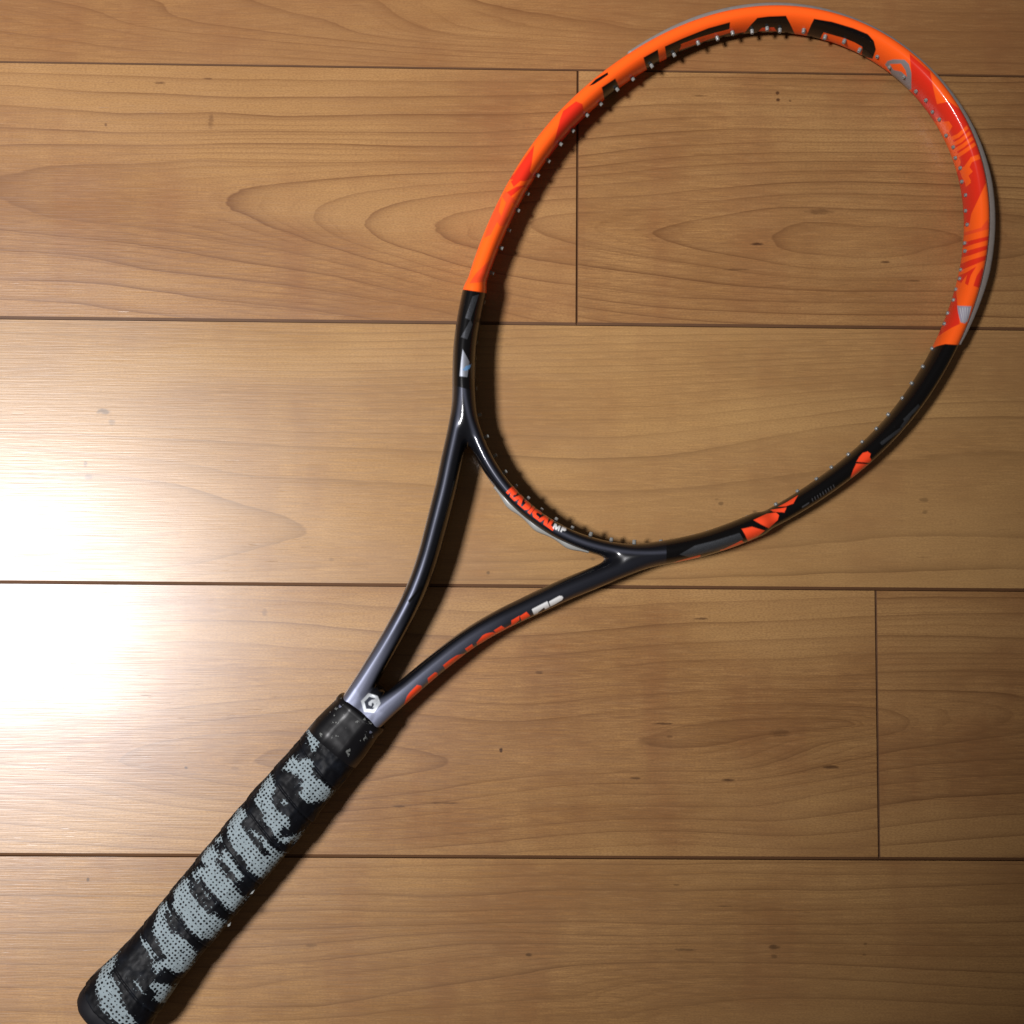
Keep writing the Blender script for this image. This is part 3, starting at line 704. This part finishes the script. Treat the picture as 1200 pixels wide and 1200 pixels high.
side = np.clip((-0.05 - tt) / 0.45, 0, 1) * 2.1 + np.clip((tt - 0.15) / 0.3, 0, 1) * 0.5 - 0.5           # the guard stands prouder on the right side
VV = []; prof_n = 12
for i in range(160):
    a = ga[i]; pr = (1.2 + side[i]) * end[i] + 0.25
    P = [(a - 2.6, 6.6), (a - 0.9, 7.0), (a + pr * .55, 6.7), (a + pr * .92, 6.0), (a + pr, 4.6), (a + pr * .86, 0.8), (a + pr * .86, -0.8), (a + pr, -4.6), (a + pr * .92, -6.0), (a + pr * .55, -6.7), (a - 1.0, -6.8), (a - 2.5, -6.4)]
    for (q, z) in P: VV.append((*(cen[i] + nr[i] * q), z))
F = []
for i in range(159):
    for q in range(prof_n):
        r = (q + 1) % prof_n; F.append((i * prof_n + q, (i + 1) * prof_n + q, (i + 1) * prof_n + r, i * prof_n + r))
F += [tuple(range(prof_n)), tuple(159 * prof_n + q for q in reversed(range(prof_n)))]
mesh_obj('head_guard', np.array(VV) * S, F, guard_m.m, root)

clear = simple('grommet_plastic', (0.20, 0.20, 0.19), 0.3, spec=0.5)
clear.b.inputs['Subsurface Weight'].default_value = 0.35
clear.b.inputs['Subsurface Radius'].default_value = (0.002, 0.002, 0.0018)
strip_m = simple('strip_plastic', (0.25, 0.25, 0.235), 0.35, spec=0.6)
# strip under the throat bridge: thin band with four bulges
tb = th_of([(561, 541), (700, 655)])
t0, t1 = tb[0], tb[1] + 2 * math.pi
tt = np.linspace(t0 + 0.10, t1 - 0.04, 120); cen = hoop(tt); nr = hoop_normal(tt); ga, gb = hoop_sec(tt)
pxs = th_of([(571, 560), (598, 592), (629, 618), (665, 641)])
pxs = np.where(pxs < 0, pxs + 2 * math.pi, pxs)
VV = []
for i in range(120):
    bulge = sum(math.exp(-((tt[i] - c) / 0.035) ** 2) for c in pxs)
    a = ga[i]; pr = 0.35 + 1.5 * min(1, bulge)
    for (q, z) in [(a - 2.2, 4.2), (a + pr * .6, 3.8), (a + pr, 2.4), (a + pr, -2.4), (a + pr * .6, -3.8), (a - 2.2, -4.2)]:
        VV.append((*(cen[i] + nr[i] * q), z))
F = []
for i in range(119):
    for q in range(6):
        r = (q + 1) % 6; F.append((i * 6 + q, (i + 1) * 6 + q, (i + 1) * 6 + r, i * 6 + r))
F += [tuple(range(6)), tuple(119 * 6 + q for q in reversed(range(6)))]
mesh_obj('bridge_grommet_strip', np.array(VV) * S, F, strip_m.m, root)

# grommets: short hollow barrels on the inside of the hoop
def barrel():
    VV, F = [], []; n = 10
    prof = [(-1.5, 1.15), (2.0, 1.05), (2.25, 0.9), (2.25, 0.5), (0.6, 0.45)]
    for x, r in prof:
        for k in range(n):
            a = 2 * math.pi * k / n; VV.append((x * S, r * math.cos(a) * S, r * math.sin(a) * S))
    for i in range(len(prof) - 1):
        for k in range(n):
            q = (k + 1) % n; F.append((i * n + k, i * n + q, (i + 1) * n + q, (i + 1) * n + k))
    F.append(tuple((len(prof) - 1) * n + k for k in range(n)))
    return VV, F
bv, bf = barrel()
g0 = mesh_obj('grommet', bv, bf, clear.m, root)
nubs = r1([(1180, 152), (1113, 155), (1018, 173), (950, 190), (858, 218), (749, 264), (643, 322), (560, 378), (487, 433), (415, 495), (352, 553), (290, 620), (233, 686), (178, 757), (128, 828), (80, 905), (35, 985)])
nubs += r3([(393, 270), (358, 355), (318, 465), (282, 600), (262, 670), (247, 785), (240, 855), (245, 1000), (263, 1122)])
nubs += [(572, 508), (582, 530), (594, 550), (606, 567), (620, 582.5), (636, 596), (653.5, 607.5), (673, 617.5), (695, 625), (720, 631), (747, 633), (779, 633), (816, 627), (834, 621), (862, 613), (880, 605)]
nubs += r5([(295, 670), (420, 600), (520, 535), (605, 465), (695, 400), (775, 325), (848, 255), (920, 170), (995, 80)])
nubs += r4([(435, 1130), (510, 1045), (570, 960), (628, 873), (690, 770)])
nubs += r4([(768, 640), (790, 575), (808, 505), (822, 440), (838, 385), (850, 330), (862, 285), (870, 230), (874, 180), (878, 130), (878, 75)])
nubs += r2([(925, 1140), (922, 1070), (922, 1000), (920, 930), (912, 860), (900, 800), (885, 745), (868, 700), (838, 640), (800, 570), (770, 530), (735, 480), (695, 430), (630, 370), (565, 320), (500, 280), (425, 235), (345, 205), (260, 175), (155, 150), (45, 145)])
tn = th_of(nubs); tn = np.where(tn < 0, tn + 2 * math.pi, tn); tn = np.sort(tn)
keep = [tn[0]]
for t in tn[1:]:
    if t - keep[-1] > 0.035: keep.append(t)
for i, t in enumerate(keep):
    o = g0 if i == 0 else g0.copy()
    if i: scn.collection.objects.link(o)
    p = hoop(t); n_ = -hoop_normal(np.array(t)); a, b = hoop_sec(t)
    p = p + n_ * (a - 0.2 + (-0.9 if p[1] < 20 and p[0] > 430 else 0.25) + rng.uniform(-0.15, 0.15))
    o.location = (p[0] * S, p[1] * S, (0.9 if i % 2 else -0.9) * S)
    o.rotation_euler = (0, rng.uniform(-.06, .06), math.atan2(n_[1], n_[0]))

# ------------------------------------------------------------------ handle
NUH, NTH = 420, 150
uu = np.linspace(11.0, 196.0, NUH)
ang = np.linspace(0, 2 * math.pi, NTH, endpoint=False)
def halfw(u):
    w_ = np.interp(u, [4, 10, 16, 22, 30, 40, 50, 65, 80, 100, 130, 150, 165, 185, 197, 214],
                      [14.5, 17.4, 19.3, 19.6, 18.6, 17.5, 16.8, 16.5, 16.9, 17.0, 17.2, 17.0, 16.3, 15.9, 15.3, 13.9])
    return w_
def octo(a, hw, hh, n=4.6):
    c, s_ = np.cos(a), np.sin(a)
    r = (np.abs(c) ** n + np.abs(s_) ** n) ** (-1 / n)
    m = np.maximum(np.abs(c), np.abs(s_)); m2 = np.maximum(m, (np.abs(c) + np.abs(s_)) / 1.36)
    r2_ = 1 / m2
    r = 0.55 * r + 0.45 * r2_
    return r * c * hw, r * s_ * hh
def vnoise(x, y, seed=0):
    r_ = np.random.default_rng(seed); G = r_.random((64, 64))
    xi, yi = np.floor(x).astype(int), np.floor(y).astype(int); fx, fy = x - xi, y - yi
    fx = fx * fx * (3 - 2 * fx); fy = fy * fy * (3 - 2 * fy)
    g = lambda a, b: G[a % 64, b % 64]
    return (g(xi, yi) * (1 - fx) + g(xi + 1, yi) * fx) * (1 - fy) + (g(xi, yi + 1) * (1 - fx) + g(xi + 1, yi + 1) * fx) * fy
PITCH = 20.5
UU, AA = np.meshgrid(uu, ang, indexing='ij')
# across the top the wraps run from upper left to lower right
phase = (UU / PITCH + AA / (2 * math.pi) * 1.0 + 0.10) % 1.0
step_h = 0.85 * np.clip(phase / 0.05, 0, 1) * (1 - 0.55 * phase) - 0.35 * np.exp(-((phase - 0.02) / 0.02) ** 2)
arc = AA * 17.0
nz_ = (vnoise(UU / 5.0, arc / 4.0 + 9, 3) - 0.5) * 0.55 + (vnoise(UU / 1.6, arc / 1.5, 4) - 0.5) * 0.28
hw = halfw(UU) - 0.5
X_, Z_ = octo(AA, hw, hw * 0.915)
rr = np.hypot(X_, Z_); k_ = (rr + step_h + nz_) / rr
HV = np.stack([UU, X_ * k_, Z_ * k_ + 0.0], -1).reshape(-1, 3)
ii, jj = np.meshgrid(np.arange(NUH - 1), np.arange(NTH), indexing='ij')
a_ = (ii * NTH + jj).ravel(); b_ = (ii * NTH + (jj + 1) % NTH).ravel()
HF = np.stack([a_, b_, b_ + NTH, a_ + NTH], 1)
# worn-through grey areas of the tape
gA = lambda L: [(300 + x / 6, 800 + y / 6) for x, y in L]
gB = lambda L: [(200 + x / 6, 900 + y / 6) for x, y in L]
gC = lambda L: [(80 + x / 6, 1000 + y / 6) for x, y in L]
patches = [
 gA([(335, 340), (420, 310), (470, 395), (450, 420), (420, 500), (385, 480), (350, 400)]),
 gA([(170, 620), (230, 530), (290, 510), (300, 540), (380, 520), (410, 560), (400, 640), (470, 690), (550, 780), (500, 845), (360, 850), (290, 780), (330, 740), (270, 700), (330, 690), (240, 630)]),
 gB([(600, 180), (640, 100), (680, 50), (710, 60), (750, 150), (715, 195), (760, 290), (830, 340), (852, 400), (830, 432), (790, 420), (770, 480), (850, 470), (935, 450), (900, 520), (840, 552), (760, 520), (720, 450), (660, 380), (640, 300), (590, 260), (580, 220)]),
 gB([(380, 430), (430, 330), (500, 270), (540, 330), (500, 400), (590, 430), (660, 480), (720, 560), (805, 620), (720, 720), (640, 800), (560, 740), (520, 650), (440, 570), (400, 490)]),
 gB([(290, 520), (350, 470), (365, 510), (325, 555)]),
 gB([(190, 650), (240, 560), (290, 545), (350, 600), (380, 550), (430, 600), (520, 760), (490, 800), (440, 780), (480, 870), (530, 930), (430, 1035), (360, 970), (260, 900), (200, 820), (130, 750), (180, 700), (240, 690)]),
 gB([(0, 880), (60, 800), (130, 770), (180, 870), (260, 960), (390, 1100), (310, 1200), (290, 1240), (190, 1200), (130, 1130), (20, 1020), (10, 930)]),
 gC([(600, 450), (620, 370), (680, 350), (720, 420), (760, 540), (840, 600), (900, 700), (870, 800), (820, 865), (740, 850), (680, 800), (640, 860), (600, 830), (590, 760), (690, 730), (640, 640), (590, 560)]),
 gC([(580, 880), (640, 900), (735, 940), (740, 985), (700, 1085), (640, 1090), (595, 1040), (620, 980), (575, 940)]),
 gC([(490, 590), (560, 620), (640, 720), (600, 760), (560, 690), (510, 640)]),
 gC([(195, 830), (260, 770), (325, 725), (325, 790), (300, 850), (365, 900), (385, 960), (400, 1040), (460, 1130), (500, 1200), (400, 1200), (320, 1150), (250, 1080), (215, 1000), (190, 930)]),
 gC([(460, 880), (500, 870), (520, 930), (570, 970), (550, 1000), (505, 960)]),
 gB([(768, 230), (800, 205), (830, 240), (810, 270), (780, 260)]),
]
streaks = [gB([(545, 440), (620, 500), (700, 610), (680, 620), (600, 540), (560, 480)]), gB([(330, 620), (400, 690), (470, 780), (450, 800), (380, 720), (335, 660)]),
 gB([(200, 760), (270, 850), (330, 900), (380, 960), (360, 970), (290, 910), (210, 810)]), gC([(840, 150), (890, 260), (960, 350), (1040, 420), (1000, 420), (910, 330), (850, 230)]),
 gC([(740, 380), (820, 480), (890, 600), (860, 590), (790, 500), (740, 420)]), gC([(680, 390), (740, 480), (760, 560), (730, 540), (680, 440)])]
wear = np.full(len(HV), -4.0)
tmask = HV[:, 2] > -2
for p in patches:
    sd = inside_sd(HV[tmask][:, :2], loc2(p, 14.0)); wear[tmask] = np.maximum(wear[tmask], np.clip(-sd, -4, 2.2))
for p in streaks:
    sd = inside_sd(HV[tmask][:, :2], loc2(p, 14.0)); wear[tmask] = np.minimum(wear[tmask], np.clip(sd, -2, 4) + 0.2)
gp = NT('worn_overgrip')
gwear = gp.n('ShaderNodeAttribute', attribute_name='wear').outputs['Fac']
guv = gp.n('ShaderNodeAttribute', attribute_name='gripuv').outputs['Vector']
obj_c = gp.n('ShaderNodeTexCoord').outputs['Object']
edge = gp.math('ADD', gwear, gp.math('MULTIPLY', gp.math('SUBTRACT', gp.noise(guv, 0.75, 4, 0.65), 0.5), 6.6))
wm = gp.ramp(edge, -0.12, 0.12)
holes = gp.n('ShaderNodeTexVoronoi', feature='F1'); gp.put(holes.inputs['Vector'], gp.mapping(guv, (0.50, 0.50, 0.50))); holes.inputs['Scale'].default_value = 1.0; holes.inputs['Randomness'].default_value = 0.28
hm = gp.ramp(gp.math('ADD', holes.outputs['Distance'], gp.math('ADD', gp.math('MULTIPLY', gp.math('SUBTRACT', gp.noise(guv, 0.9, 2), 0.5), 0.22), gp.ramp(gwear, -0.5, 1.8, -0.24, 0.0))), 0.25, 0.33)
big = gp.noise(guv, 0.12, 3, 0.6)
grey = gp.mix(gp.noise(guv, 2.4, 3, 0.7), (0.165, 0.205, 0.225, 1), (0.27, 0.325, 0.345, 1))
tack = gp.mix(gp.ramp(big, 0.45, 0.72), (0.003, 0.0033, 0.0045, 1), (0.006, 0.0075, 0.011, 1))
small = gp.ramp(gp.math('ADD', gp.noise(guv, 0.62, 3, 0.6), gp.math('MULTIPLY', gwear, 0.03)), 0.60, 0.615)
tear2 = gp.ramp(gp.math('ADD', gp.noise(gp.mapping(guv, (0.95, 0.16, 1), (7, 3, 0)), 1.0, 4, 0.6), gp.math('MULTIPLY', gwear, 0.05)), 0.47, 0.485)
tear = gp.ramp(gp.math('ADD', gp.noise(gp.mapping(guv, (0.22, 0.10, 1)), 1.0, 4, 0.62), gp.math('MULTIPLY', gwear, 0.04)), 0.40, 0.415)
mask = gp.math('MULTIPLY', gp.math('MAXIMUM', gp.math('MULTIPLY', gp.math('MULTIPLY', wm, tear), tear2), gp.math('MULTIPLY', small, 0.6)), hm)
gp.put(gp.b.inputs['Base Color'], gp.mix(mask, tack, grey))
gp.put(gp.b.inputs['Roughness'], gp.ramp(mask, 0, 1, 0.48, 0.95))
gp.b.inputs['Specular IOR Level'].default_value = 0.10
gb_ = gp.n('ShaderNodeBump'); gb_.inputs['Strength'].default_value = 0.15; gb_.inputs['Distance'].default_value = 0.0004
gp.put(gb_.inputs['Height'], gp.math('ADD', gp.math('MULTIPLY', mask, -0.5), gp.math('MULTIPLY', gp.noise(guv, 0.8, 4, 0.6), 0.8)))
gp.put(gp.b.inputs['Normal'], gb_.outputs[0])
HV3 = HV.copy()
wrap = mesh_obj('overgrip', HV3 * S, HF[:, ::-1], gp.m, root)
wa = wrap.data.attributes.new('wear', 'FLOAT', 'POINT'); wa.data.foreach_set('value', wear.astype(np.float32))
arcu = np.where(AA > math.pi * 1.5, AA - 2 * math.pi, AA) * 17.5
sk = math.atan(PITCH / (2 * math.pi * 17.5))
uvv = np.stack([UU * math.cos(sk) + arcu * math.sin(sk), arcu * math.cos(sk) - UU * math.sin(sk), np.zeros_like(UU)], -1).reshape(-1, 3)
ua = wrap.data.attributes.new('gripuv', 'FLOAT_VECTOR', 'POINT'); ua.data.foreach_set('vector', uvv.astype(np.float32).ravel())

# butt cap
cap_m = simple('butt_cap_rubber', (0.006, 0.006, 0.008), 0.6, spec=0.15)
def loft(name, rows, mat, n=64, cap0=True, cap1=True, nexp=4.6, parent=root):
    """rows: (u, half width, half height)"""
    A = np.linspace(0, 2 * math.pi, n, endpoint=False); VV = []; F = []
    for (u, hw_, hh_) in rows:
        x, z = octo(A, hw_, hh_, nexp)
        VV += [(u, x[k], z[k]) for k in range(n)]
    for i in range(len(rows) - 1):
        for k in range(n):
            q = (k + 1) % n; F.append((i * n + k, (i + 1) * n + k, (i + 1) * n + q, i * n + q))
    if cap0: F.append(tuple(k for k in range(n)))
    if cap1: F.append(tuple((len(rows) - 1) * n + k for k in reversed(range(n))))
    return mesh_obj(name, np.array(VV) * S, F, mat, parent)
loft('butt_cap', [(6.4, 8, 7), (6.8, 13.5, 12.2), (7.8, 16.2, 14.8), (9.7, 18.0, 16.5), (12.5, 19.0, 17.5), (16, 19.3, 17.8), (18.5, 18.8, 17.3), (22, 17.6, 16)], cap_m.m, cap1=False)
# rubber collar over the end of the tape
col_m = simple('collar_rubber', (0.004, 0.004, 0.005), 0.36, spec=0.22)
cn = col_m.noise(col_m.n('ShaderNodeTexCoord').outputs['Object'], 75, 2, 0.5)
cb = col_m.n('ShaderNodeBump'); cb.inputs['Strength'].default_value = 0.5; cb.inputs['Distance'].default_value = 0.0012
col_m.put(cb.inputs['Height'], cn); col_m.put(col_m.b.inputs['Normal'], cb.outputs[0])
tapec = col_m.ramp(col_m.noise(col_m.n('ShaderNodeTexCoord').outputs['Object'], 210, 4, 0.65, 0.4), 0.63, 0.645)
col_m.put(col_m.b.inputs['Base Color'], col_m.mix(col_m.math('MULTIPLY', tapec, 0.55), (0.004, 0.004, 0.005, 1), (0.20, 0.21, 0.20, 1)))
loft('rubber_collar', [(188, 14.6, 13.2), (189, 16.2, 14.7), (196, 16.1, 14.6), (203, 15.4, 14.1), (209.5, 14.7, 13.7), (210.3, 15.1, 14.1), (212.6, 15.0, 14.0), (213.4, 14.4, 13.5), (213.5, 12.9, 12.3)], col_m.m, n=96, cap0=False, cap1=False)
# loose shreds of tape standing off the lower edge of the handle
shred_m = simple('tape_shred', (0.22, 0.23, 0.22), 0.8)
def shred(px, ln, ang_, h):
    p = loc2([px], h)[0]; VV = []; F = []
    n = 7
    for i in range(n):
        t = i / (n - 1); wd = 1.3 * (1 - 0.55 * t) * (1 + 0.35 * math.sin(i * 2.3))
        c = p + ln * t * np.array([math.cos(ang_ + 0.9 * t), math.sin(ang_ + 0.9 * t)])
        nn = np.array([-math.sin(ang_ + .9 * t), math.cos(ang_ + .9 * t)]) * wd * 0.5
        zz = h + 1.2 * math.sin(t * 2.6)
        for s_ in (1, -1):
            for dz in (0.15, -0.15): VV.append((*(c + nn * s_), zz + dz))
    for i in range(n - 1):
        b0, b1 = i * 4, i * 4 + 4
        F += [(b0, b1, b1 + 2, b0 + 2), (b0 + 1, b0 + 3, b1 + 3, b1 + 1), (b0, b0 + 1, b1 + 1, b1), (b0 + 2, b1 + 2, b1 + 3, b0 + 3)]
    F += [(0, 2, 3, 1), (n * 4 - 4, n * 4 - 3, n * 4 - 1, n * 4 - 2)]
    return mesh_obj('tape_shred', np.array(VV) * S, F, shred_m.m, root, smooth=False)
shred((292, 1046), 3.4, -1.2, 7.0)
shred((267, 1084), 2.2, -1.0, 7.0)
